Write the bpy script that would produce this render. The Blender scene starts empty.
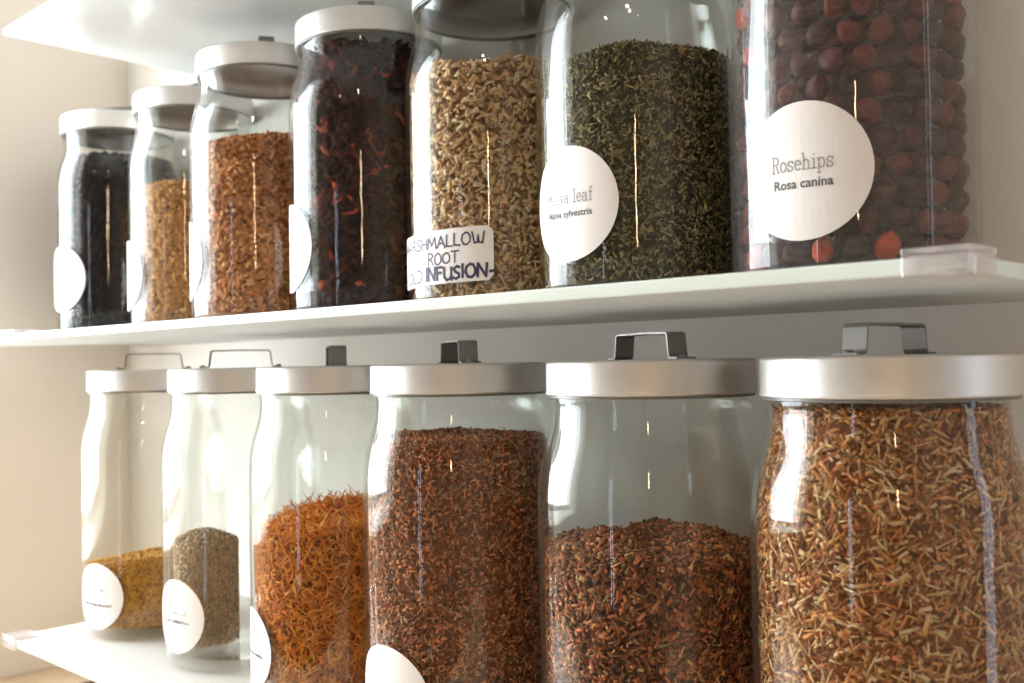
import bpy, math, random
import numpy as np
from mathutils import Matrix, Vector

scn = bpy.context.scene
COL = scn.collection
PI = math.pi
Z0 = 1.30                      # eye height above the floor
rng = np.random.default_rng(7)
random.seed(7)

# ------------------------------------------------------------------ camera
F_PX = 1039.38
yaw, pitch, roll = 0.7555, 0.0227, -0.0174
_f0 = Vector((-math.sin(yaw), math.cos(yaw), 0)); _r0 = Vector((math.cos(yaw), math.sin(yaw), 0)); _u0 = Vector((0, 0, 1))
fwd = _f0 * math.cos(pitch) + _u0 * math.sin(pitch)
up1 = _u0 * math.cos(pitch) - _f0 * math.sin(pitch)
rgt = _r0 * math.cos(roll) + up1 * math.sin(roll)
up = up1 * math.cos(roll) - _r0 * math.sin(roll)
cam_d = bpy.data.cameras.new('camera'); cam = bpy.data.objects.new('camera', cam_d); COL.objects.link(cam)
m = Matrix.Identity(4)
for i in range(3):
    m[i][0] = rgt[i]; m[i][1] = up[i]; m[i][2] = -fwd[i]
m[2][3] = Z0
cam.matrix_world = m
cam_d.sensor_width = 36; cam_d.lens = F_PX / 1024 * 36; cam_d.clip_start = .01; cam_d.clip_end = 50
cam_d.dof.use_dof = True; cam_d.dof.focus_distance = .56; cam_d.dof.aperture_fstop = 11
scn.camera = cam

# ------------------------------------------------------------------ world, lights, exposure
vs = scn.view_settings
vs.view_transform = 'Standard'; vs.look = 'None'; vs.gamma = 1; vs.use_curve_mapping = False; vs.exposure = 0.0
world = bpy.data.worlds.new('overcast_sky'); scn.world = world; world.use_nodes = True
bg = world.node_tree.nodes['Background']; bg.inputs[0].default_value = (.80, .90, 1, 1); bg.inputs[1].default_value = 1.5
scn.cycles.transparent_max_bounces = 64
scn.cycles.max_bounces = 10
scn.cycles.diffuse_bounces = 5
scn.cycles.glossy_bounces = 6

def area(name, loc, size, power, color, direction):
    l = bpy.data.lights.new(name, 'AREA'); l.shape = 'RECTANGLE'; l.size, l.size_y = size; l.energy = power; l.color = color
    o = bpy.data.objects.new(name, l); COL.objects.link(o); o.location = loc
    o.rotation_euler = Vector(direction).to_track_quat('-Z', 'Y').to_euler()
    return o
XW, YW = -1.1737, .5849         # left wall, back wall
# daylight of the three windows (each just outside a real opening)
area('window_daylight', (XW - .36, .03, Z0 + .39), (.80, 1.32), 64, (.86, .94, 1), (1, 0, 0))
area('side_window_daylight', (1.56, .84, Z0 + .15), (.30, 1.9), 7, (.62, .80, 1), (-1, 0, 0))
area('tall_slit_daylight', (-.62, -2.66, Z0 - .1), (.07, 1.5), 3, (.62, .78, 1), (0, 1, 0))
# warm lamps of the room behind the camera
area('warm_tube_lamp', (.95, -1.55, Z0 + .50), (.030, .42), 2.4, (1, .72, .42), (-.55, 1, 0))
for _k, (_x, _y) in enumerate(((.35, -.95), (.55, -1.15), (-.3, -1.7))):
    _l = area('warm_ceiling_lamp', (_x, _y, Z0 + 1.12), (.09, .09), 4, (1, .80, .60), (0, 0, -1)); _l.data.shape = 'DISK'

# ------------------------------------------------------------------ material helpers
def srgb(r, g, b):
    f = lambda c: (c / 255 / 12.92) if c / 255 <= .04045 else ((c / 255 + .055) / 1.055) ** 2.4
    return (f(r), f(g), f(b), 1)
def mat(name):
    mm = bpy.data.materials.new(name); mm.use_nodes = True; nt = mm.node_tree
    for n in list(nt.nodes): nt.nodes.remove(n)
    out = nt.nodes.new('ShaderNodeOutputMaterial')
    return mm, nt, out
def principled(name, color, rough=.6, metal=0, noise=None, bump=None, spec=.5):
    mm, nt, out = mat(name)
    p = nt.nodes.new('ShaderNodeBsdfPrincipled'); nt.links.new(p.outputs[0], out.inputs[0])
    p.inputs['Base Color'].default_value = color; p.inputs['Roughness'].default_value = rough; p.inputs['Metallic'].default_value = metal
    p.inputs['Specular IOR Level'].default_value = spec
    tc = nt.nodes.new('ShaderNodeTexCoord')
    if noise:
        sc, amt, stretch = noise
        mp = nt.nodes.new('ShaderNodeMapping'); mp.inputs['Scale'].default_value = stretch; nt.links.new(tc.outputs['Object'], mp.inputs[0])
        nz = nt.nodes.new('ShaderNodeTexNoise'); nz.inputs['Scale'].default_value = sc; nz.inputs['Detail'].default_value = 6; nt.links.new(mp.outputs[0], nz.inputs[0])
        mx = nt.nodes.new('ShaderNodeMix'); mx.data_type = 'RGBA'; mx.blend_type = 'MIX'
        mx.inputs['A'].default_value = tuple(c * (1 - amt) for c in color[:3]) + (1,); mx.inputs['B'].default_value = tuple(min(1, c * (1 + amt)) for c in color[:3]) + (1,)
        nt.links.new(nz.outputs['Fac'], mx.inputs['Factor']); nt.links.new(mx.outputs['Result'], p.inputs['Base Color'])
        if bump:
            b = nt.nodes.new('ShaderNodeBump'); b.inputs['Strength'].default_value = bump; b.inputs['Distance'].default_value = .001
            nt.links.new(nz.outputs['Fac'], b.inputs['Height']); nt.links.new(b.outputs[0], p.inputs['Normal'])
    return mm
def glass_mat(name, tint, f0=.028, haze=0, haze_col=(.8, .8, .8, 1)):
    """thin clear glass: straight transmission plus Fresnel (Schlick) reflection, optional dusty haze"""
    mm, nt, out = mat(name); N, L = nt.nodes.new, nt.links.new
    tr = N('ShaderNodeBsdfTransparent'); tr.inputs[0].default_value = tint
    gl = N('ShaderNodeBsdfGlossy'); gl.inputs['Roughness'].default_value = .015; gl.inputs['Color'].default_value = (1, 1, 1, 1)
    lw = N('ShaderNodeLayerWeight'); lw.inputs['Blend'].default_value = .5
    tcb = N('ShaderNodeTexCoord'); nzb = N('ShaderNodeTexNoise'); nzb.inputs['Scale'].default_value = 22; L(tcb.outputs['Object'], nzb.inputs[0])
    bp = N('ShaderNodeBump'); bp.inputs['Strength'].default_value = .10; bp.inputs['Distance'].default_value = .004; L(nzb.outputs['Fac'], bp.inputs['Height']); L(bp.outputs[0], gl.inputs['Normal'])
    pw = N('ShaderNodeMath'); pw.operation = 'POWER'; pw.inputs[1].default_value = 5; L(lw.outputs['Facing'], pw.inputs[0])
    ma = N('ShaderNodeMath'); ma.operation = 'MULTIPLY_ADD'; ma.inputs[1].default_value = 1 - f0; ma.inputs[2].default_value = f0; L(pw.outputs[0], ma.inputs[0])
    mix = N('ShaderNodeMixShader'); L(ma.outputs[0], mix.inputs[0])
    src = tr.outputs[0]
    if haze:
        df = N('ShaderNodeBsdfDiffuse'); df.inputs[0].default_value = haze_col
        tc = N('ShaderNodeTexCoord'); mp = N('ShaderNodeMapping'); mp.inputs['Scale'].default_value = (40, 40, 260); mp.inputs['Rotation'].default_value = (.5, .35, 0)
        L(tc.outputs['Object'], mp.inputs[0]); nz = N('ShaderNodeTexNoise'); nz.inputs['Scale'].default_value = 3; nz.inputs['Detail'].default_value = 5; L(mp.outputs[0], nz.inputs[0])
        mr = N('ShaderNodeMapRange'); mr.inputs['From Min'].default_value = .35; mr.inputs['From Max'].default_value = .75; mr.inputs['To Min'].default_value = haze * .3; mr.inputs['To Max'].default_value = haze * 1.8
        L(nz.outputs['Fac'], mr.inputs['Value'])
        hz = N('ShaderNodeMixShader'); L(mr.outputs[0], hz.inputs[0]); L(tr.outputs[0], hz.inputs[1]); L(df.outputs[0], hz.inputs[2]); src = hz.outputs[0]
    L(src, mix.inputs[1]); L(gl.outputs[0], mix.inputs[2]); L(mix.outputs[0], out.inputs[0])
    return mm
def attr_mat(name, rough=.75, transl=0, spec=.3):
    mm, nt, out = mat(name)
    p = nt.nodes.new('ShaderNodeBsdfPrincipled'); p.inputs['Roughness'].default_value = rough; p.inputs['Specular IOR Level'].default_value = spec
    a = nt.nodes.new('ShaderNodeAttribute'); a.attribute_name = 'Col'
    tc = nt.nodes.new('ShaderNodeTexCoord'); nz = nt.nodes.new('ShaderNodeTexNoise'); nz.inputs['Scale'].default_value = 700; nz.inputs['Detail'].default_value = 3
    nt.links.new(tc.outputs['Object'], nz.inputs[0])
    mr = nt.nodes.new('ShaderNodeMapRange'); mr.inputs['To Min'].default_value = .72; mr.inputs['To Max'].default_value = 1.28; nt.links.new(nz.outputs['Fac'], mr.inputs['Value'])
    mx = nt.nodes.new('ShaderNodeVectorMath'); mx.operation = 'SCALE'; nt.links.new(a.outputs['Color'], mx.inputs[0]); nt.links.new(mr.outputs[0], mx.inputs['Scale'])
    nt.links.new(mx.outputs[0], p.inputs['Base Color']); nt.links.new(p.outputs[0], out.inputs[0])
    return mm
def shelf_mat():
    mm, nt, out = mat('white_frosted_glass'); N, L = nt.nodes.new, nt.links.new
    geo = N('ShaderNodeNewGeometry'); sx = N('ShaderNodeSeparateXYZ'); L(geo.outputs['True Normal'], sx.inputs[0])
    ab = N('ShaderNodeMath'); ab.operation = 'ABSOLUTE'; L(sx.outputs['Z'], ab.inputs[0])
    lt = N('ShaderNodeMath'); lt.operation = 'LESS_THAN'; lt.inputs[1].default_value = .5; L(ab.outputs[0], lt.inputs[0])
    mx = N('ShaderNodeMix'); mx.data_type = 'RGBA'; mx.inputs['A'].default_value = (.67, .645, .62, 1); mx.inputs['B'].default_value = (.78, .85, .79, 1); L(lt.outputs[0], mx.inputs['Factor'])
    p = N('ShaderNodeBsdfPrincipled'); p.inputs['Roughness'].default_value = .26; p.inputs['Specular IOR Level'].default_value = .4; L(mx.outputs['Result'], p.inputs['Base Color'])
    tl = N('ShaderNodeBsdfTranslucent'); tl.inputs[0].default_value = (.86, .90, .88, 1)
    ms = N('ShaderNodeMixShader'); ms.inputs[0].default_value = .34; L(p.outputs[0], ms.inputs[1]); L(tl.outputs[0], ms.inputs[2]); L(ms.outputs[0], out.inputs[0])
    return mm

M = dict(
    wall_white=principled('white_wall_paint', (.83, .815, .785, 1), .85, noise=(9, .02, (1, 1, 1)), bump=.05),
    wall=principled('cream_wall_paint', (.83, .765, .69, 1), .85, noise=(9, .03, (1, 1, 1)), bump=.05),
    taupe=principled('taupe_wall_paint', (.42, .36, .30, 1), .85, noise=(9, .05, (1, 1, 1)), bump=.05),
    ceil=principled('ceiling_paint', (.82, .79, .75, 1), .9, noise=(6, .02, (1, 1, 1))),
    floor=principled('floor_boards_stain', (.36, .24, .15, 1), .5, noise=(5, .25, (1, 12, 1))),
    white=principled('white_gloss_paint', (.85, .84, .82, 1), .35, noise=(12, .02, (1, 1, 1))),
    counter=principled('pale_beech', (.70, .54, .38, 1), .5, noise=(7, .12, (2, 18, 2))),
    bowl=principled('dark_wood', (.16, .085, .05, 1), .5, noise=(14, .3, (1, 1, 6))),
    lid=principled('brushed_aluminium', (.70, .675, .65, 1), .46, 1, noise=(30, .05, (1, 1, 14)), bump=.03),
    handle=principled('dull_steel', (.30, .285, .27, 1), .55, 1, noise=(40, .1, (6, 1, 1))),
    gasket=principled('grey_seal', (.16, .16, .14, 1), .35, noise=(40, .1, (1, 1, 1))),
    paper=principled('label_paper', (.80, .74, .71, 1), .6, spec=.2, noise=(60, .015, (1, 1, 1))),
    ink_grey=principled('grey_print', (.30, .29, .29, 1), .7, noise=(300, .2, (1, 1, 1))),
    ink_pale=principled('pale_print', (.22, .21, .22, 1), .7, noise=(300, .15, (1, 1, 1))),
    ink_dark=principled('dark_print', (.10, .095, .10, 1), .7, noise=(300, .2, (1, 1, 1))),
    pen=principled('navy_marker', (.035, .03, .075, 1), .6, noise=(200, .3, (1, 1, 1))),
    glass=glass_mat('clear_jar_glass', (.955, .960, .950, 1)),
    glass_hazy=glass_mat('scratched_jar_glass', (.95, .952, .945, 1), haze=.08, haze_col=(.42, .36, .34, 1)),
    pane=glass_mat('window_pane', (.98, .99, .99, 1)),
    clip=glass_mat('clear_acrylic', (.90, .88, .89, 1), .07, haze=.16, haze_col=(.95, .90, .90, 1)),
    shelf=shelf_mat(),
    herb=attr_mat('dried_herb'), herb_matte=attr_mat('dried_dark_herb', .85, spec=.12), herb_shiny=attr_mat('dried_berry', .42, spec=.5),
)

# ------------------------------------------------------------------ mesh helpers
def link(name, me, material=None, parent=None, smooth=False):
    o = bpy.data.objects.new(name, me); COL.objects.link(o)
    if material: me.materials.append(material)
    if parent: o.parent = parent
    if smooth: me.polygons.foreach_set('use_smooth', [True] * len(me.polygons))
    return o
def tag(o, label=None, cat=None, group=None, kind=None):
    if label: o['label'] = label
    if cat: o['category'] = cat
    if group: o['group'] = group
    if kind: o['kind'] = kind
    return o
def empty(name, loc):
    o = bpy.data.objects.new(name, None); COL.objects.link(o); o.location = loc; o.empty_display_size = .02; return o
def box_data(x0, x1, y0, y1, z0, z1):
    v = [(x, y, z) for z in (z0, z1) for y in (y0, y1) for x in (x0, x1)]
    f = [(0, 2, 3, 1), (4, 5, 7, 6), (0, 1, 5, 4), (2, 6, 7, 3), (0, 4, 6, 2), (1, 3, 7, 5)]
    return v, f
def boxes(name, lst):
    V, Fc = [], []
    for b in lst:
        v, f = box_data(*b); k = len(V); V += v; Fc += [tuple(i + k for i in q) for q in f]
    me = bpy.data.meshes.new(name); me.from_pydata(V, [], Fc); me.update(); return me
def bevel(o, w, seg=2):
    b = o.modifiers.new('bevel', 'BEVEL'); b.width = w; b.segments = seg; b.limit_method = 'ANGLE'; return o
def lathe(name, prof, seg=72, closed=False):
    P = np.array(prof, float); n = len(P); a = np.linspace(0, 2 * PI, seg, endpoint=False)
    V = np.empty((n, seg, 3)); V[:, :, 0] = P[:, :1] * np.cos(a); V[:, :, 1] = P[:, :1] * np.sin(a); V[:, :, 2] = P[:, 1:2]
    F = []
    for i in range(n if closed else n - 1):
        j = (i + 1) % n
        for k in range(seg):
            l = (k + 1) % seg; F.append((i * seg + k, i * seg + l, j * seg + l, j * seg + k))
    me = bpy.data.meshes.new(name); me.from_pydata(V.reshape(-1, 3).tolist(), [], F); me.update(); return me
def np_mesh(name, V, quads, C=None):
    me = bpy.data.meshes.new(name); nv, nf = len(V), len(quads)
    me.vertices.add(nv); me.vertices.foreach_set('co', np.ascontiguousarray(V, np.float32).ravel())
    me.loops.add(nf * 4); me.loops.foreach_set('vertex_index', np.ascontiguousarray(quads, np.int32).ravel())
    me.polygons.add(nf); me.polygons.foreach_set('loop_start', np.arange(0, nf * 4, 4, dtype=np.int32)); me.polygons.foreach_set('loop_total', np.full(nf, 4, np.int32))
    me.update(calc_edges=True); me.validate()
    if C is not None:
        ca = me.color_attributes.new('Col', 'FLOAT_COLOR', 'POINT')
        c4 = np.ones((nv, 4), np.float32); c4[:, :3] = C; ca.data.foreach_set('color', c4.ravel())
    return me

# ------------------------------------------------------------------ the room
YF, XR, T = .3600, -.1277, .0062
XL = -.9529
Z1, Z2, Z3 = Z0 - .2302, Z0 + .0351, Z0 + .3064
WY0, WY1, WZ0, WZ1 = -.36, .41, Z0 - .21, Z0 + 1.02
CH = Z0 + 1.25
tag(link('wall_left', boxes('wall_left', [(XW - .32, XW, WY1, YW + .1, 0, CH), (XW - .32, XW, -2.6, WY0, 0, CH), (XW - .32, XW, WY0, WY1, 0, WZ0), (XW - .32, XW, WY0, WY1, WZ1, CH)]), M['wall']), kind='structure')
tag(link('wall_back', boxes('wall_back', [(XW, .42, YW, YW + .1, 0, CH)]), M['wall_white']), kind='structure')
tag(link('wall_rear', boxes('wall_rear', [(.32, 1.62, 1.7, 1.8, 0, CH), (.32, .42, YW + .1, 1.7, 0, CH)]), M['wall']), kind='structure')
tag(link('wall_right', boxes('wall_right', [(1.5, 1.62, -2.6, .70, 0, CH), (1.5, 1.62, .98, 1.7, 0, CH), (1.5, 1.62, .70, .98, 0, Z0 - .8), (1.5, 1.62, .70, .98, Z0 + 1.1, CH)]), M['taupe']), kind='structure')
tag(link('wall_front', boxes('wall_front', [(XW - .32, -.66, -2.72, -2.6, 0, CH), (-.58, 1.62, -2.72, -2.6, 0, CH), (-.66, -.58, -2.72, -2.6, 0, Z0 - .85), (-.66, -.58, -2.72, -2.6, Z0 + .65, CH)]), M['taupe']), kind='structure')
tag(link('floor', boxes('floor', [(XW - .32, 1.62, -2.72, 1.8, -.1, 0)]), M['floor']), kind='structure')
tag(link('ceiling', boxes('ceiling', [(XW - .32, 1.62, -2.72, 1.8, CH, CH + .1)]), M['ceil']), kind='structure')
def window(name, axis, fixed0, fixed1, a0, a1, z0, z1, fw):
    w = empty(name, (0, 0, 0)); tag(w, kind='structure')
    def b(p0, p1, q0, q1, r0, r1): return (p0, p1, q0, q1, r0, r1) if axis == 'x' else (q0, q1, p0, p1, r0, r1)
    link('window_frame', boxes('window_frame', [b(fixed0, fixed1, a0, a0 + fw, z0, z1), b(fixed0, fixed1, a1 - fw, a1, z0, z1), b(fixed0, fixed1, a0 + fw, a1 - fw, z0, z0 + fw), b(fixed0, fixed1, a0 + fw, a1 - fw, z1 - fw, z1)]), M['white'], w)
    mid = (fixed0 + fixed1) / 2
    link('pane', boxes('pane', [b(mid - .002, mid + .002, a0 + fw, a1 - fw, z0 + fw, z1 - fw)]), M['pane'], w)
    return w
window('window_1', 'x', XW - .31, XW - .26, WY0, WY1, WZ0, WZ1, .02)
window('window_2', 'x', 1.54, 1.58, .70, .98, Z0 - .8, Z0 + 1.1, .02)
window('window_3', 'y', -2.68, -2.64, -.66, -.58, Z0 - .85, Z0 + .65, .008)

# shelves of white frosted glass
for nm, xl, z, lab in (('lower', XL, Z1, 'white frosted glass shelf under the lower row of jars'),
                       ('middle', -1.130, Z2, 'white frosted glass shelf with pale green edge under the upper row of jars'),
                       ('top', XL, Z3, 'white frosted glass shelf above the upper row of jars, underside in view')):
    s = link('glass_shelf', boxes('glass_shelf', [(xl, XR, YF, YW, z - T, z)]), M['shelf']); bevel(s, .0008)
    tag(s, lab, 'shelf', 'glass shelves on the back wall')
# clear corner clips
def clip(x0, x1, z, sx, label):
    """C-shaped clear cap over a shelf corner; sx=+1 right end, -1 left end, 0 only along the front edge"""
    g, h, t = .0009, .0030, .0022
    y0, y1 = YF - t - g, YF + .020
    top, bot = z + h, z - T - .0012
    L = [(x0, x1, y0, y1, z + .0004, top), (x0, x1, y0, YF - g, bot, z + .0004)]
    if sx > 0: L.append((x1 - t, x1, YF - g, y1, bot, z + .0004))
    if sx < 0: L.append((x0, x0 + t, YF - g, y1, bot, z + .0004))
    o = link('shelf_clip', boxes('shelf_clip', L), M['clip']); bevel(o, .0006)
    tag(o, label, 'clip', 'clear plastic shelf clips')
clip(XR - .0215, XR + .0031, Z2, 1, 'clear plastic corner clip on the shelf beside the rosehip jar')
clip(XL - .0031, XL + .024, Z1, -1, 'clear plastic corner clip on the lower shelf beside the mustard powder jar')
clip(XL - .004, XL + .028, Z2, 0, 'clear plastic clip on the front edge of the middle shelf near the black berry jar')

# counter below and a bowl on it
ct = empty('counter', (0, 0, 0)); tag(ct, 'pale wooden counter below the lowest glass shelf', 'counter')
link('worktop', boxes('worktop', [(XW + .001, .42, .02, YW - .001, Z0 - .3576, Z0 - .3266)]), M['counter'], ct)
link('cabinet_body', boxes('cabinet_body', [(XW + .02, .40, .06, YW - .02, 0, Z0 - .3576)]), M['white'], ct)
bw = link('wooden_bowl', lathe('wooden_bowl', [(.001, 0), (.022, 0), (.025, .0015), (.038, .016), (.045, .034), (.0435, .035), (.036, .019), (.02, .006), (.001, .005)], 48), M['bowl'], smooth=True)
bw.location = (-.93, .44, Z0 - .3264); tag(bw, 'dark wooden bowl on the counter below the lowest shelf', 'bowl')

# ------------------------------------------------------------------ jar parts
H, HL, RL, RB = .2319, .0184, .0571, .063
OUT = [(.0545, 0), (.0572, .0006), (.0600, .0028), (.0616, .0065), (.0622, .012), (.0625, .03), (.0630, .10), (.0630, .152), (.0629, .160), (.0624, .167), (.0615, .173), (.0600, .180), (.0582, .186), (.0566, .1915), (.0555, .1970), (.0550, .2020), (.0548, .2075), (.0552, .2090), (.0553, .2120), (.0545, .2175)]
OUTA = np.array(OUT)
WALL, BASE = .0028, .0085
def rout(z): return np.interp(z, OUTA[:, 1], OUTA[:, 0])
def rin(z): return rout(np.clip(z, .008, .2175)) - WALL
prof_in = [(rout(z) - WALL, z) for z in (.2175, .2070, .202, .197, .1915, .186, .180, .173, .167, .160, .152, .10, .03, .014)] + [(.0560, .0100), (.0535, BASE), (.030, BASE + .0015), (.001, BASE + .002)]
ME_GLASS = lathe('glass_body', [(.001, .0025), (.030, .0022), (.050, .0012), (.0525, .0002)] + OUT + prof_in, 80)
ME_GLASS.polygons.foreach_set('use_smooth', [True] * len(ME_GLASS.polygons))
zb, zt = H - HL, H
ME_LID = lathe('lid', [(.0001, zt), (RL - .0056, zt), (RL - .0028, zt - .0001), (RL - .0008, zt - .0005), (RL - .0002, zt - .0011), (RL, zt - .002), (RL, zb + .0022), (RL + .0001, zb + .0018), (RL + .0003, zb + .001), (RL + .0002, zb + .0003), (RL - .0001, zb), (RL - .0008, zb), (RL - .0011, zb + .0006), (RL - .0011, zt - .0024), (RL - .0013, zt - .0026), (.0001, zt - .0026)], 96)
ME_LID.polygons.foreach_set('use_smooth', [True] * len(ME_LID.polygons))
ME_GASK = lathe('seal_ring', [(.0556, zb - .0016), (.0560, zb - .0016), (.0562, zb - .0012), (.0562, zb + .0010), (.0556, zb + .0010)], 72, True)
def strap_mesh():
    w, t = .0062, .0010
    path = [(-.0325, .0006), (-.0270, .0006), (-.0254, .0012), (-.0248, .0026), (-.0236, .0124), (-.0231, .0135), (-.0220, .0140), (0, .0143)]
    path += [(-x, z) for x, z in reversed(path[:-1])]
    P = np.array(path); d = np.gradient(P, axis=0); d /= np.linalg.norm(d, axis=1)[:, None]; nrm = np.stack([-d[:, 1], d[:, 0]], 1)
    V, F = [], []
    for (p, q) in zip(P, nrm):
        for s, k in ((-w, -1), (w, -1), (w, 1), (-w, 1)):
            V.append((p[0] + q[0] * k * t / 2, s, p[1] + q[1] * k * t / 2))
    for i in range(len(P) - 1):
        for k in range(4): F.append((4 * i + k, 4 * i + (k + 1) % 4, 4 * i + 4 + (k + 1) % 4, 4 * i + 4 + k))
    F += [(3, 2, 1, 0), tuple(4 * (len(P) - 1) + k for k in range(4))]
    me = bpy.data.meshes.new('handle'); me.from_pydata(V, [], F); me.update(); return me
ME_STRAP = strap_mesh(); ME_STRAP.materials.append(M['handle'])
ME_RIVET = lathe('rivet', [(.0022, 0), (.0022, .0006), (.0016, .0012), (.0001, .0014)], 16); ME_RIVET.materials.append(M['handle'])
for me, k in ((ME_LID, 'lid'), (ME_GASK, 'gasket')): me.materials.append(M[k])
ME_GLASS.materials.append(M['glass'])
ME_GLASS_H = ME_GLASS.copy(); ME_GLASS_H.materials.clear(); ME_GLASS_H.materials.append(M['glass_hazy'])

# ------------------------------------------------------------------ lettering
# strokes on a unit box: x 0..w, y 0 (baseline) .. 1 (cap height)
HAND = {
    'M': (1.0, [[(0, 0), (.12, 1), (.48, .25), (.85, 1), (1, 0)]]), 'A': (.85, [[(0, 0), (.42, 1), (.85, 0)], [(.18, .38), (.68, .38)]]),
    'R': (.75, [[(.05, 0), (.08, 1), (.5, .98), (.66, .75), (.45, .52), (.1, .48)], [(.3, .5), (.75, 0)]]),
    'S': (.65, [[(.6, .92), (.35, 1), (.1, .8), (.25, .55), (.52, .4), (.55, .15), (.3, 0), (.02, .1)]]),
    'H': (.8, [[(.05, 1), (.05, 0)], [(.75, 1), (.75, 0)], [(.05, .52), (.75, .52)]]), 'L': (.62, [[(.08, 1), (.05, .05), (.62, .02)]]),
    'O': (.85, [[(.42, 1), (.1, .8), (.02, .4), (.2, .05), (.5, 0), (.78, .25), (.8, .65), (.62, .95), (.38, 1)]]),
    'W': (1.05, [[(0, 1), (.2, .05), (.45, .1), (.52, .7), (.6, .1), (.9, .05), (1.05, 1)]]), 'T': (.75, [[(0, .97), (.78, 1)], [(.38, .98), (.36, 0)]]),
    'C': (.7, [[(.65, .85), (.4, 1), (.1, .75), (.05, .3), (.3, .02), (.65, .12)]]), 'D': (.8, [[(.08, 1), (.05, 0), (.5, .05), (.78, .4), (.7, .8), (.4, 1), (0, .98)]]),
    'I': (.22, [[(.1, 1), (.1, 0)]]), 'N': (.8, [[(.03, 0), (.06, 1), (.68, .02), (.76, 1)]]), 'F': (.62, [[(.08, 0), (.08, .98), (.62, 1)], [(.08, .55), (.5, .56)]]),
    'U': (.75, [[(.05, 1), (.08, .25), (.3, 0), (.6, .1), (.72, .4), (.72, 1)], [(.72, .4), (.76, 0)]]), '-': (.4, [[(.08, .42), (.36, .45)]]), ' ': (.35, []),
}
def arc(cx, cy, rx, ry, a0, a1, n=9):
    return [(cx + rx * math.cos(math.radians(a0 + (a1 - a0) * i / (n - 1))), cy + ry * math.sin(math.radians(a0 + (a1 - a0) * i / (n - 1)))) for i in range(n)]
TYPE = {   # thin typewriter letters with slab serifs; x-height .62
    'R': (.80, [[(.14, 0), (.14, 1)], [(0, 0), (.3, 0)], [(0, 1), (.42, 1)] + arc(.42, .76, .24, .24, 90, -90) + [(.14, .52)], [(.42, .52), (.66, 0), (.8, 0)]]),
    'o': (.72, [arc(.34, .31, .28, .31, 0, 360, 17)]),
    's': (.66, [[(.54, .62), (.54, .46)], arc(.30, .46, .22, .16, 20, 230, 8) + arc(.30, .15, .24, .15, 60, -160, 9), [(.06, 0), (.06, .18)]]),
    'e': (.70, [[(.06, .33), (.62, .33)] + arc(.34, .31, .28, .31, 5, 320, 15)]),
    'h': (.78, [[(.0, 1), (.14, 1), (.14, 0)], [(0, 0), (.28, 0)], [(.14, .42)] + arc(.38, .4, .2, .21, 170, 0, 8) + [(.58, 0)], [(.46, 0), (.72, 0)]]),
    'i': (.52, [[(.08, .6), (.26, .6), (.26, 0)], [(.04, 0), (.48, 0)], [(.23, .84), (.28, .88)]]),
    'p': (.76, [[(.0, .6), (.13, .6), (.13, -.32)], [(0, -.32), (.3, -.32)], arc(.38, .31, .25, .3, 170, -170, 15)]),
    'M': (.95, [[(.13, 0), (.13, 1), (.45, .4), (.77, 1), (.77, 0)], [(0, 0), (.28, 0)], [(.62, 0), (.92, 0)], [(0, 1), (.13, 1)], [(.77, 1), (.9, 1)]]),
    'a': (.74, [arc(.3, .44, .22, .17, 150, 0, 7) + [(.52, .06), (.62, 0), (.7, 0)], arc(.29, .18, .24, .18, 60, 350, 13)]),
    'l': (.52, [[(.08, 1), (.26, 1), (.26, 0)], [(.04, 0), (.48, 0)]]),
    'v': (.72, [[(.1, .6), (.35, 0), (.6, .6)], [(0, .6), (.24, .6)], [(.48, .6), (.7, .6)]]),
    'f': (.60, [[(.56, .94), (.40, 1), (.26, .88), (.26, 0)], [(.06, 0), (.48, 0)], [(.06, .6), (.5, .6)]]),
    ' ': (.5, []),
}
def stroke_quads(font, text, size, x_align, y0, lw, track=.08, jitter=0, slope=0, xs=1):
    """list of 4-point quads in label coordinates (metres)"""
    w = sum(font[c][0] + track for c in text) * size * xs; x = -w / 2 if x_align is None else x_align; Q = []
    for c in text:
        adv, strokes = font[c]; dy = random.uniform(-jitter, jitter) * size; sc = 1 + random.uniform(-jitter, jitter)
        for s in strokes:
            pts = [(x + px * size * xs, y0 + dy + py * size * sc + slope * x) for px, py in s]
            for (a, b) in zip(pts[:-1], pts[1:]):
                dx, dz = b[0] - a[0], b[1] - a[1]; l = math.hypot(dx, dz) or 1e-9; ux, uz = dx / l, dz / l; e = lw * .35; nx, nz = -uz * lw / 2, ux * lw / 2
                a2 = (a[0] - ux * e, a[1] - uz * e); b2 = (b[0] + ux * e, b[1] + uz * e)
                Q.append([(a2[0] + nx, a2[1] + nz), (a2[0] - nx, a2[1] - nz), (b2[0] - nx, b2[1] - nz), (b2[0] + nx, b2[1] + nz)])
        x += (adv + track) * size * xs
    return Q
def bfont_polys(text, size, x_center, y0, bold=0):
    cu = bpy.data.curves.new('tmp', 'FONT'); cu.body = text; cu.size = size; cu.align_x = 'CENTER'; cu.offset = bold; cu.resolution_u = 3
    o = bpy.data.objects.new('tmp', cu); COL.objects.link(o); bpy.context.view_layer.update()
    dg = bpy.context.evaluated_depsgraph_get(); me = o.evaluated_get(dg).to_mesh()
    P = [[(me.vertices[i].co.x + x_center, me.vertices[i].co.y + y0) for i in p.vertices] for p in me.polygons]
    o.evaluated_get(dg).to_mesh_clear(); bpy.data.objects.remove(o); bpy.data.curves.remove(cu); return P
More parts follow.
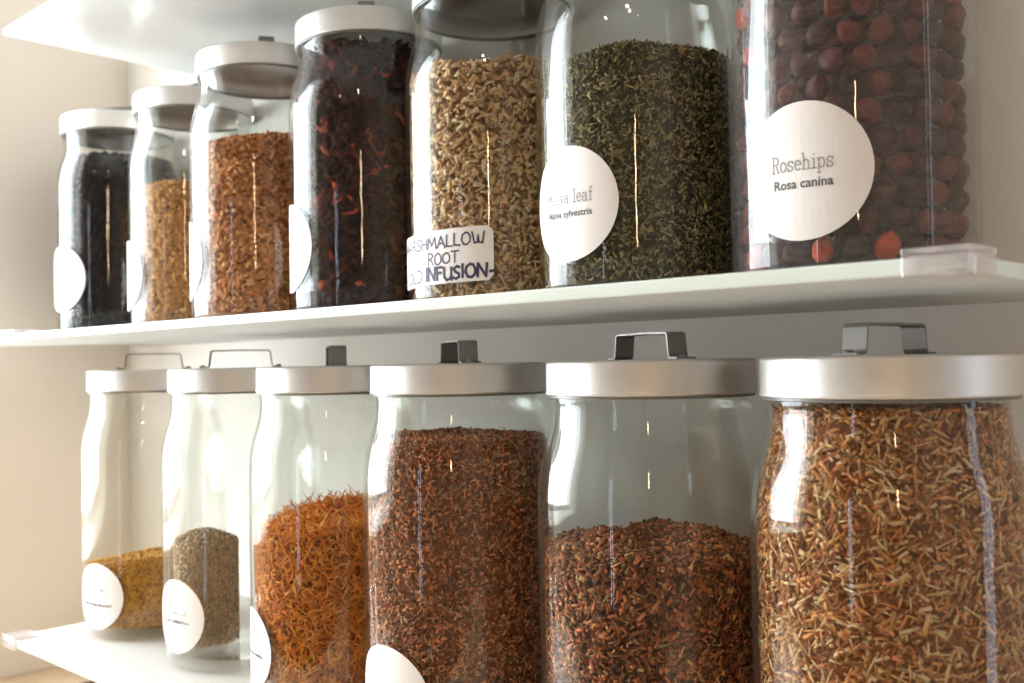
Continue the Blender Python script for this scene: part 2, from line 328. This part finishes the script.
def scribble(width, x0, y0, h, lw):
    """print too small to read in the photograph: short upright ticks and bowls"""
    Q = []; x = x0 - width / 2
    while x < x0 + width / 2:
        hh = h * random.choice((.6, .62, .64, 1)); Q.append([(x, y0), (x + lw, y0), (x + lw, y0 + hh), (x, y0 + hh)])
        if random.random() < .7: yy = y0 + random.choice((0, .3, .55)) * h; Q.append([(x, yy), (x + h * .5, yy), (x + h * .5, yy + lw), (x, yy + lw)])
        x += h * random.choice((.55, .6, .65, .95))
    return Q
def bend(name, polys, R, phi, zc):
    n = (math.cos(phi), math.sin(phi)); rt = (-n[1], n[0]); V, F = [], []
    for p in polys:
        k = len(V)
        for s, t in p:
            a = s / R; V.append((R * (n[0] * math.cos(a) + rt[0] * math.sin(a)), R * (n[1] * math.cos(a) + rt[1] * math.sin(a)), zc + t))
        F.append(tuple(range(k, k + len(p))))
    me = bpy.data.meshes.new(name); me.from_pydata(V, [], F); me.update(); return me
def curved_label(outline_fn, R, phi, zc, name='paper_label', th=.00025, nx=28):
    """outline_fn(u in -1..1) -> s, t_low, t_high ; a thin solid wrapped on the jar"""
    n = (math.cos(phi), math.sin(phi)); rt = (-n[1], n[0]); V, F = [], []
    for i in range(nx + 1):
        s, t0, t1 = outline_fn(-1 + 2 * i / nx)
        for rr in (R, R + th):
            a = s / R
            for t in (t0, t1): V.append((rr * (n[0] * math.cos(a) + rt[0] * math.sin(a)), rr * (n[1] * math.cos(a) + rt[1] * math.sin(a)), zc + t))
    for i in range(nx):
        a, b = 4 * i, 4 * i + 4
        F += [(a + 2, b + 2, b + 3, a + 3), (a, a + 1, b + 1, b), (a + 1, a + 3, b + 3, b + 1), (a, b, b + 2, a + 2)]
    F += [(0, 2, 3, 1), (4 * nx, 4 * nx + 1, 4 * nx + 3, 4 * nx + 2)]
    me = bpy.data.meshes.new(name); me.from_pydata(V, [], F); me.update(); return me
def round_outline(r):
    def fn(u):
        a = (u + 1) * PI / 2; s = -r * math.cos(a); h = max(.0003, r * math.sin(a)); return s, -h, h
    return fn
def rect_outline(w, h, c=.004, slope=0):
    def fn(u):
        s = u * w / 2; d = max(0, abs(s) - (w / 2 - c)); k = c - math.sqrt(max(0, c * c - d * d)); return s, -h / 2 + k + slope * s, h / 2 - k + slope * s
    return fn

# ------------------------------------------------------------------ the jars
def make_jar(x, y, z, label, handle_az, glass=None):
    j = empty('storage_jar', (x, y, z)); tag(j, label, 'jar', 'glass storage jars on the shelves')
    link('glass_body', glass or ME_GLASS, None, j); link('seal_ring', ME_GASK, None, j)
    lid = link('lid', ME_LID, None, j)
    h = link('handle', ME_STRAP, None, lid); h.location = (0, 0, H); h.rotation_euler = (0, 0, handle_az)
    for s in (-1, 1):
        r = link('rivet', ME_RIVET, None, lid); r.location = (s * .0300 * math.cos(handle_az), s * .0300 * math.sin(handle_az), H + .0012)
    return j
def add_label(j, outline, phi_deg, zc, prints):
    phi = math.radians(phi_deg); R = float(rout(zc)) + .0003
    lb = link('paper_label', curved_label(outline, R, phi, zc), M['paper'], j, smooth=False)
    for nm, polys, mk in prints:
        link(nm, bend(nm, polys, R + .00042, phi, zc), M[mk], lb)
    return lb

def view_az(x, y): return math.atan2(y, x)     # direction from the camera to the jar, world frame
UP = [(-1.0597, .518), (-.924, .530), (-.765, .506), (-.637, .518), (-.5085, .526), (-.3795, .520), (-.2425, .520)]
LO = [(x, .4673) for x in (-.8903, -.7455, -.6183, -.488, -.3365, -.2033)]
TOPR = [(-.874, .434), (-.748, .469)]
D2 = math.radians
up_info = [
    ('glass jar of small black dried berries, last of the upper row by the corner', 60),
    ('glass jar part filled with tan flower tops, between black berry and brown chip jars', 40),
    ('glass jar of reddish brown bark chips with a domed top on the middle shelf', 5),
    ('glass jar filled to the lid with dark maroon dried petals', -5),
    ('glass jar with handwritten marshmallow root label', 15),
    ('glass jar of dark green dried leaf with malva label', 20),
    ('glass jar filled with rosehips, printed rosehips label', 30)]
lo_info = [
    ('nearly empty glass jar with mustard yellow powder at the bottom', 90),
    ('nearly empty glass jar with grey green powder at the bottom', 88),
    ('glass jar half full of bright orange dried petals', 3),
    ('glass jar filled to the shoulder with fine reddish brown herb', 14),
    ('glass jar two thirds full of dark brown cut herb, no label', 36),
    ('glass jar filled to the lid with straw coloured shredded stems', -32)]
UJ = [make_jar(x, y, Z2, lab, view_az(x, y) + D2(a), ME_GLASS_H if i == 6 else None) for i, ((x, y), (lab, a)) in enumerate(zip(UP, up_info))]
LJ = [make_jar(x, y, Z1, lab, view_az(x, y) + D2(a)) for (x, y), (lab, a) in zip(LO, lo_info)]
TJ = [make_jar(x, y, Z3, 'glass jar on the topmost shelf, seen only as a shadow through the frosted glass', .4 * i) for i, (x, y) in enumerate(TOPR)]

rd = round_outline(.0335); rs = round_outline(.0280)
add_label(UJ[0], rd, 273, .060, [('printed_name', scribble(.022, .002, .003, .0026, .0004), 'ink_pale'), ('printed_latin_name', scribble(.022, .002, -.004, .0020, .0005), 'ink_grey')])
add_label(UJ[1], rd, 250, .056, [('printed_name', scribble(.024, 0, .003, .0026, .0004), 'ink_pale'), ('printed_latin_name', scribble(.022, 0, -.004, .0020, .0005), 'ink_grey')])
add_label(UJ[2], rd, 242, .056, [('printed_name', scribble(.024, 0, .003, .0026, .0004), 'ink_pale'), ('printed_latin_name', scribble(.022, 0, -.004, .0020, .0005), 'ink_grey')])
add_label(UJ[3], rd, 246, .056, [('printed_name', scribble(.024, 0, .003, .0026, .0004), 'ink_pale'), ('printed_latin_name', scribble(.022, 0, -.004, .0020, .0005), 'ink_grey')])
hand = stroke_quads(HAND, 'MARSHMALLOW', .0077, -.0405, .0062, .00115, .12, .05, .03) + stroke_quads(HAND, 'ROOT', .0072, -.005, -.0045, .00105, .12, .06, .0)
hand2 = stroke_quads(HAND, 'COLD', .0078, -.0375, -.0150, .00110, .12, .05, .04) + stroke_quads(HAND, 'INFUSION-', .0085, -.0075, -.0152, .0018, .10, .06, .03)
add_label(UJ[4], rect_outline(.088, .0355, .004, .03), 272, .0365, [('handwriting', hand + hand2, 'pen')])
add_label(UJ[5], rd, 265, .0570, [('printed_name', stroke_quads(TYPE, 'Malva leaf', .0078, None, .0006, .00058, .05, xs=.66), 'ink_grey'), ('printed_latin_name', bfont_polys('Malva sylvestris', .0057, 0, -.0074, .00009), 'ink_dark')])
add_label(UJ[6], rd, 274, .0555, [('printed_name', stroke_quads(TYPE, 'Rosehips', .0076, None, .0006, .00062, .05, xs=.70), 'ink_grey'), ('printed_latin_name', bfont_polys('Rosa canina', .0064, 0, -.0080, .00011), 'ink_dark')])
add_label(LJ[0], rs, 282, .0380, [('printed_name', scribble(.028, -.002, .0042, .0030, .0006) + scribble(.016, -.002, -.0012, .0028, .0006), 'ink_pale'), ('printed_latin_name', scribble(.036, -.002, -.0085, .0026, .0011), 'ink_dark')])
add_label(LJ[1], rs, 275, .0420, [('printed_name', scribble(.026, -.002, .0012, .0032, .0006), 'ink_pale'), ('printed_latin_name', scribble(.030, -.002, -.0052, .0026, .0011), 'ink_dark')])
add_label(LJ[2], rs, 250, .0350, [('printed_name', scribble(.026, .002, .0020, .0030, .0006), 'ink_pale'), ('printed_latin_name', scribble(.030, .004, -.0045, .0026, .0011), 'ink_dark')])
add_label(LJ[3], rd, 268, .0290, [('printed_name', scribble(.022, 0, .003, .0028, .0004), 'ink_pale'), ('printed_latin_name', scribble(.024, 0, -.004, .0022, .0006), 'ink_dark')])

# ------------------------------------------------------------------ what the jars hold
def lin(c): return np.array(srgb(*c)[:3])
def noise2(x, y, seed, amp):
    r = np.random.default_rng(seed); out = 0
    for k in range(5):
        fx, fy = r.uniform(-1, 1, 2) * 120; out = out + np.sin(x * fx + y * fy + r.uniform(0, 6.3)) / 5
    return out * amp
def contents(jar, name, label, cat, palette, n, L, w, th, fill, dome=.006, tilt=(0, 0), bump=.003, segs=1, curve=0, core=None, rmax=None, seed=1, taper=.8, depth=.0035, mat_key='herb', spread=.25, tiltang=.35, weights=None, topfrac=None, gain=1.45, off=(0, 0)):
    r = np.random.default_rng(seed)
    RR = .0602 if rmax is None else rmax
    def rad(z): return np.minimum(rin(z) - .0004, RR)
    def top(x, y):
        q = np.clip((x * x + y * y) / RR ** 2, 0, 1); return np.minimum(fill + dome * (1 - q) + tilt[0] * x + tilt[1] * y + noise2(x, y, seed + 50, bump), .2085)
    z_lo = BASE + .0025
    # core body
    na, nz = 72, 26; a = np.linspace(0, 2 * PI, na, endpoint=False); V = []
    for i in range(nz + 1):
        rr0 = rad(np.full(na, fill)) - depth * .8; zt_ = top(rr0 * np.cos(a), rr0 * np.sin(a)) - .001
        z = z_lo + (zt_ - z_lo) * i / nz; rr = rad(z) - depth * .8 - (.0025 * (1 - min(1, i / 2)) if i < 2 else 0); V.append(np.stack([rr * np.cos(a), rr * np.sin(a), z], 1))
    rt0 = np.hypot(V[-1][:, 0], V[-1][:, 1])
    for f in (.8, .6, .4, .2, .02):
        rr = rt0 * f; x, y = rr * np.cos(a), rr * np.sin(a); V.append(np.stack([x, y, top(x, y) - .001], 1))
    V.insert(0, np.stack([V[0][:, 0] * .02, V[0][:, 1] * .02, np.full(na, z_lo)], 1))
    nr = len(V); V = np.concatenate(V)
    i, k = np.meshgrid(np.arange(nr - 1), np.arange(na), indexing='ij'); l = (k + 1) % na
    Q = np.stack([i * na + k, i * na + l, (i + 1) * na + l, (i + 1) * na + k], -1).reshape(-1, 4)
    pal = np.array([lin(c) for c in palette]); cc = gain * (pal.mean(0) * .8 if core is None else lin(core))  # core mostly darker than the pieces: shade of the gaps put into its colour
    C = np.tile(cc, (len(V), 1)) * r.uniform(.85, 1.15, (len(V), 1))
    # pieces
    hside = fill - z_lo; A_side = 2 * PI * RR * hside; A_top = PI * RR ** 2; ft = A_top / (A_side + A_top) if topfrac is None else topfrac
    nt_ = int(n * ft); ns = n - nt_
    th_s = r.uniform(0, 2 * PI, ns); xs, ys = RR * np.cos(th_s), RR * np.sin(th_s)
    zs = z_lo + (top(xs, ys) - z_lo) * r.uniform(0.005, 1, ns); rs_ = rad(zs) - r.uniform(0, 1, ns) ** 1.3 * depth
    cs = np.stack([rs_ * np.cos(th_s), rs_ * np.sin(th_s), zs], 1); nm_s = np.stack([np.cos(th_s), np.sin(th_s), 0 * th_s], 1)
    th_t = r.uniform(0, 2 * PI, nt_); rt = rad(np.full(nt_, fill)) * np.sqrt(r.uniform(0, .97, nt_)); xt, yt = rt * np.cos(th_t), rt * np.sin(th_t)
    ct_ = np.stack([xt, yt, top(xt, yt) + r.uniform(-.0015, .0012, nt_)], 1); nm_t = np.tile([0, 0, 1.], (nt_, 1))
    c = np.concatenate([cs, ct_]); nm = np.concatenate([nm_s, nm_t])
    nm = nm + r.normal(0, tiltang, nm.shape); nm /= np.linalg.norm(nm, axis=1)[:, None]
    t = r.normal(0, 1, nm.shape); t -= (t * nm).sum(1)[:, None] * nm; t /= np.linalg.norm(t, axis=1)[:, None]; b = np.cross(nm, t)
    N = len(c)
    rn = lambda ab: np.exp(r.uniform(math.log(ab[0]), math.log(ab[1]), N))
    Ln, wn, tn = rn(L), rn(w), rn(th); cu = r.normal(0, curve, N) if curve else np.zeros(N); cu2 = r.normal(0, curve * .5, N) if curve else np.zeros(N)
    us = np.linspace(-.5, .5, segs + 1); PV = np.empty((N, segs + 1, 4, 3))
    for q, u in enumerate(us):
        ctr = c + t * (Ln * u)[:, None] + b * (cu * Ln * (u * u * 4 - .33))[:, None] + nm * (cu2 * Ln * (u * u * 4 - .33))[:, None]
        tp = 1 - (1 - taper) * (abs(u) * 2) ** 2
        for e, (sa, sb) in enumerate(((-1, -1), (1, -1), (1, 1), (-1, 1))):
            PV[:, q, e] = ctr + b * (sa * wn / 2 * tp)[:, None] + nm * (sb * tn / 2)[:, None]
    if segs == 1: PV += r.normal(0, 1, PV.shape) * (wn * .10)[:, None, None, None]
    P = PV.reshape(-1, 3); lim = rad(P[:, 2]) + .0002; h = np.hypot(P[:, 0], P[:, 1]); sc = np.minimum(1, lim / np.maximum(h, 1e-9)); P[:, 0] *= sc; P[:, 1] *= sc; P[:, 2] = np.clip(P[:, 2], z_lo, .2095)
    vp = (segs + 1) * 4; base = (len(V) + np.arange(N) * vp)[:, None, None]
    fq = []
    for q in range(segs):
        for e in range(4): fq.append((q * 4 + e, q * 4 + (e + 1) % 4, q * 4 + 4 + (e + 1) % 4, q * 4 + 4 + e))
    fq += [(3, 2, 1, 0), (segs * 4, segs * 4 + 1, segs * 4 + 2, segs * 4 + 3)]
    Q2 = (base + np.array(fq)[None]).reshape(-1, 4)
    idx = r.choice(len(pal), N, p=weights); pc = gain * pal[idx] * np.exp(r.normal(0, spread, (N, 1))) * np.exp(r.normal(0, .025, (N, 3)))
    pc *= np.minimum(1, .72 / pc.max(1, keepdims=True))
    C2 = np.repeat(np.clip(pc, 0, .95), vp, 0)
    o = link(name, np_mesh(name, np.concatenate([V, P]), np.concatenate([Q, Q2]), np.concatenate([C, C2])), M[mat_key])
    o.location = jar.location + Vector((off[0], off[1], 0)); tag(o, label, cat, kind='stuff'); return o

contents(UJ[0], 'dried_black_berries', 'small black dried berries filling the last jar by the corner', 'dried berries',
         [(24, 22, 27), (33, 30, 35), (17, 16, 19), (42, 32, 36)], 7000, (.0028, .0042), (.0026, .0038), (.0022, .0034), .186, .002, segs=2, taper=.55, seed=11, gain=.8, spread=.2, mat_key='herb_matte', bump=.002)
contents(UJ[1], 'dried_flower_tops', 'tan and khaki dried flower tops heaped in the jar beside the black berries', 'dried herb',
         [(182, 138, 86), (158, 114, 68), (200, 160, 108), (126, 90, 54)], 8000, (.002, .007), (.0010, .0024), (.0006, .0014), .134, .016, segs=2, curve=.3, seed=12)
contents(UJ[2], 'bark_chips', 'reddish brown dried bark chips in a domed heap in the jar', 'dried herb',
         [(176, 112, 62), (150, 88, 46), (198, 140, 86), (112, 62, 34), (206, 160, 112)], 9000, (.002, .006), (.0014, .0032), (.0008, .0018), .151, .012, seed=13)
contents(UJ[3], 'dried_maroon_petals', 'dark maroon dried petals packed to the lid of the jar', 'dried petals',
         [(58, 28, 28), (44, 22, 24), (78, 34, 30), (30, 18, 20), (150, 66, 40)], 5200, (.006, .016), (.003, .008), (.0005, .0011), .205, .003, segs=3, curve=.45, seed=14, taper=.5, depth=.006, mat_key='herb_matte', core=(24, 12, 13), gain=.9, weights=[.3, .27, .2, .2, .03])
contents(UJ[4], 'marshmallow_root_pieces', 'pale buff chopped root pieces in the jar with the handwritten label', 'dried root',
         [(206, 174, 134), (188, 152, 110), (168, 130, 92), (222, 198, 164), (120, 90, 62)], 11000, (.0025, .0095), (.0013, .0048), (.0005, .0015), .164, .007, seed=15, segs=1, depth=.005, core=(120, 92, 64), tiltang=.55, taper=.7, gain=1.6, weights=[.28, .24, .2, .16, .12])
contents(UJ[5], 'dried_green_leaf', 'dark green dried leaf fragments in the jar with the malva label', 'dried leaf',
         [(94, 88, 58), (72, 70, 46), (114, 106, 74), (50, 48, 34), (132, 118, 82)], 20000, (.0014, .0060), (.0007, .0018), (.0004, .0010), .143, .012, seed=16, segs=2, curve=.3, core=(58, 55, 37), gain=1.65, spread=.14, tiltang=.5, tilt=(-.03, 0))
contents(LJ[0], 'mustard_powder', 'mustard yellow ground powder lying in the bottom of its jar', 'powder',
         [(176, 128, 52), (160, 112, 42), (190, 146, 72), (128, 90, 40)], 9000, (.0010, .0026), (.0009, .0018), (.0008, .0016), .062, .003, seed=21, tilt=(.12, 0), core=(168, 120, 46), depth=.0012, bump=.005)
contents(LJ[1], 'grey_green_powder', 'grey green ground powder standing in the bottom of its jar', 'powder',
         [(168, 146, 116), (152, 130, 102), (182, 162, 134), (130, 112, 88)], 9000, (.0008, .0018), (.0008, .0015), (.0007, .0013), .092, .006, seed=22, rmax=.0255, off=(-.0300 * math.cos(yaw), -.0300 * math.sin(yaw)), gain=1.45, core=(158, 136, 108), depth=.0012, bump=.004)
contents(LJ[2], 'dried_orange_petals', 'bright orange curly dried petals filling half of the jar', 'dried petals',
         [(214, 128, 32), (198, 108, 24), (226, 148, 48), (166, 90, 24), (234, 168, 82)], 10000, (.007, .020), (.0007, .0017), (.0005, .0010), .118, .010, seed=23, segs=4, curve=.55, tilt=(.10, .06), depth=.007, core=(120, 58, 16), tiltang=.55, taper=.4, bump=.006)
contents(LJ[3], 'fine_brown_herb', 'finely cut reddish brown herb reaching the shoulder of the jar', 'dried herb',
         [(164, 102, 64), (138, 84, 52), (186, 128, 86), (102, 64, 44), (124, 100, 80)], 26000, (.0014, .0048), (.0006, .0018), (.0005, .0013), .184, .002, seed=24, segs=2, curve=.35, core=(116, 72, 46), tiltang=.5)
contents(LJ[4], 'dark_brown_cut_herb', 'dark brown coarse cut herb filling two thirds of an unlabelled jar', 'dried herb',
         [(128, 72, 44), (100, 60, 38), (150, 92, 56), (70, 46, 32), (128, 108, 70), (172, 122, 76)], 22000, (.0014, .0075), (.0007, .0028), (.0006, .0016), .130, .006, seed=25, segs=1, core=(78, 48, 32), tiltang=.55, bump=.007, depth=.005, weights=[.28, .24, .18, .15, .08, .07])
contents(LJ[5], 'shredded_straw_stems', 'straw coloured shredded stems and bark filling the jar to the lid', 'dried herb',
         [(168, 118, 70), (138, 88, 48), (204, 164, 116), (114, 72, 44), (226, 194, 150), (150, 88, 58)], 26000, (.0016, .0120), (.0005, .0019), (.0003, .0010), .207, .002, seed=26, segs=1, gain=1.65, spread=.3, core=(122, 80, 46), tiltang=.4, depth=.005, weights=[.24, .21, .20, .13, .16, .06])
for i, j in enumerate(TJ):
    contents(j, 'dried_brown_herb', 'brown dried herb in a jar on the topmost shelf', 'dried herb', [(120, 84, 52), (90, 60, 38)], 500, (.004, .010), (.002, .004), (.001, .002), .17, .004, seed=31 + i)['group'] = 'herbs on the topmost shelf'

# rosehips: single dried berries against the glass, the rest of the jarful behind them
def hip_mesh(seed):
    r = np.random.default_rng(seed); prof = []
    me = lathe('rosehip', [(.0002, -.0078), (.0034, -.0072), (.0058, -.0048), (.0068, -.0008), (.0062, .0030), (.0044, .0058), (.0022, .0070), (.0016, .0082), (.0003, .0080)], 14)
    k = r.uniform(0, 6.3, 3)
    for v in me.vertices:
        a = math.atan2(v.co.y, v.co.x); s = 1 + .13 * math.sin(3 * a + k[0]) + .08 * math.sin(5 * a + k[1] + v.co.z * 300); v.co.x *= s * .90; v.co.y *= s * .90
    me.polygons.foreach_set('use_smooth', [True] * len(me.polygons)); return me
hipcol = [(84, 38, 34), (62, 30, 30), (108, 44, 36), (46, 26, 27), (196, 82, 48), (112, 56, 46)]
hipm = [principled('rosehip_skin', tuple(lin(c)) + (1,), .6, noise=(260, .6, (1, 1, 1)), bump=1.0, spec=.25) for c in hipcol]
HIPS = []
for k, mm in enumerate(hipm):
    me = hip_mesh(60 + k); me.materials.append(mm); HIPS.append(me)
hx, hy, hz = UJ[6].location
rh = random.Random(5); va = view_az(hx, hy) + PI; row = 0; zc = BASE + .0095; nh = 0
while zc < .205:
    ri = float(min(rin(zc + .006), rin(zc - .006))) - .0082; da = .0149 / ri
    ncol = int(D2(236) / da)
    for c_ in range(ncol):
        if nh >= 290: break
        a = va + (c_ - ncol / 2 + (.5 if row % 2 else 0)) * da + rh.uniform(-.02, .02)
        o = bpy.data.objects.new('rosehip', HIPS[kk := rh.choices(range(6), (6, 5, 5, 5, 1.0, 3))[0]]); COL.objects.link(o)
        rr = ri - rh.uniform(0, .0012); o.location = (hx + rr * math.cos(a), hy + rr * math.sin(a), hz + zc + rh.uniform(-.0005, .0005))
        o.rotation_euler = (rh.uniform(-.6, .6), rh.uniform(-.6, .6), rh.uniform(0, 6.28)); s = rh.uniform(.84, .98); o.scale = (s, s * rh.uniform(.86, 1), s * rh.uniform(.78, .95))
        tag(o, 'bright orange red dried rosehip standing out among the dark ones in the jar' if kk == 4 else 'wrinkled dark maroon dried rosehip pressed against the glass of the rosehip jar', 'rosehip', 'dried rosehips in the jar'); nh += 1
    zc += .0131; row += 1
contents(UJ[6], 'rosehip_pile', 'dark dried rosehips heaped in the middle of the rosehip jar', 'rosehips',
         [(62, 30, 30), (44, 24, 26), (84, 40, 34)], 1500, (.008, .012), (.007, .010), (.006, .009), .200, .002, segs=2, taper=.6, seed=40, rmax=.0440, depth=.006, core=(30, 18, 18), gain=1, mat_key='herb_shiny')
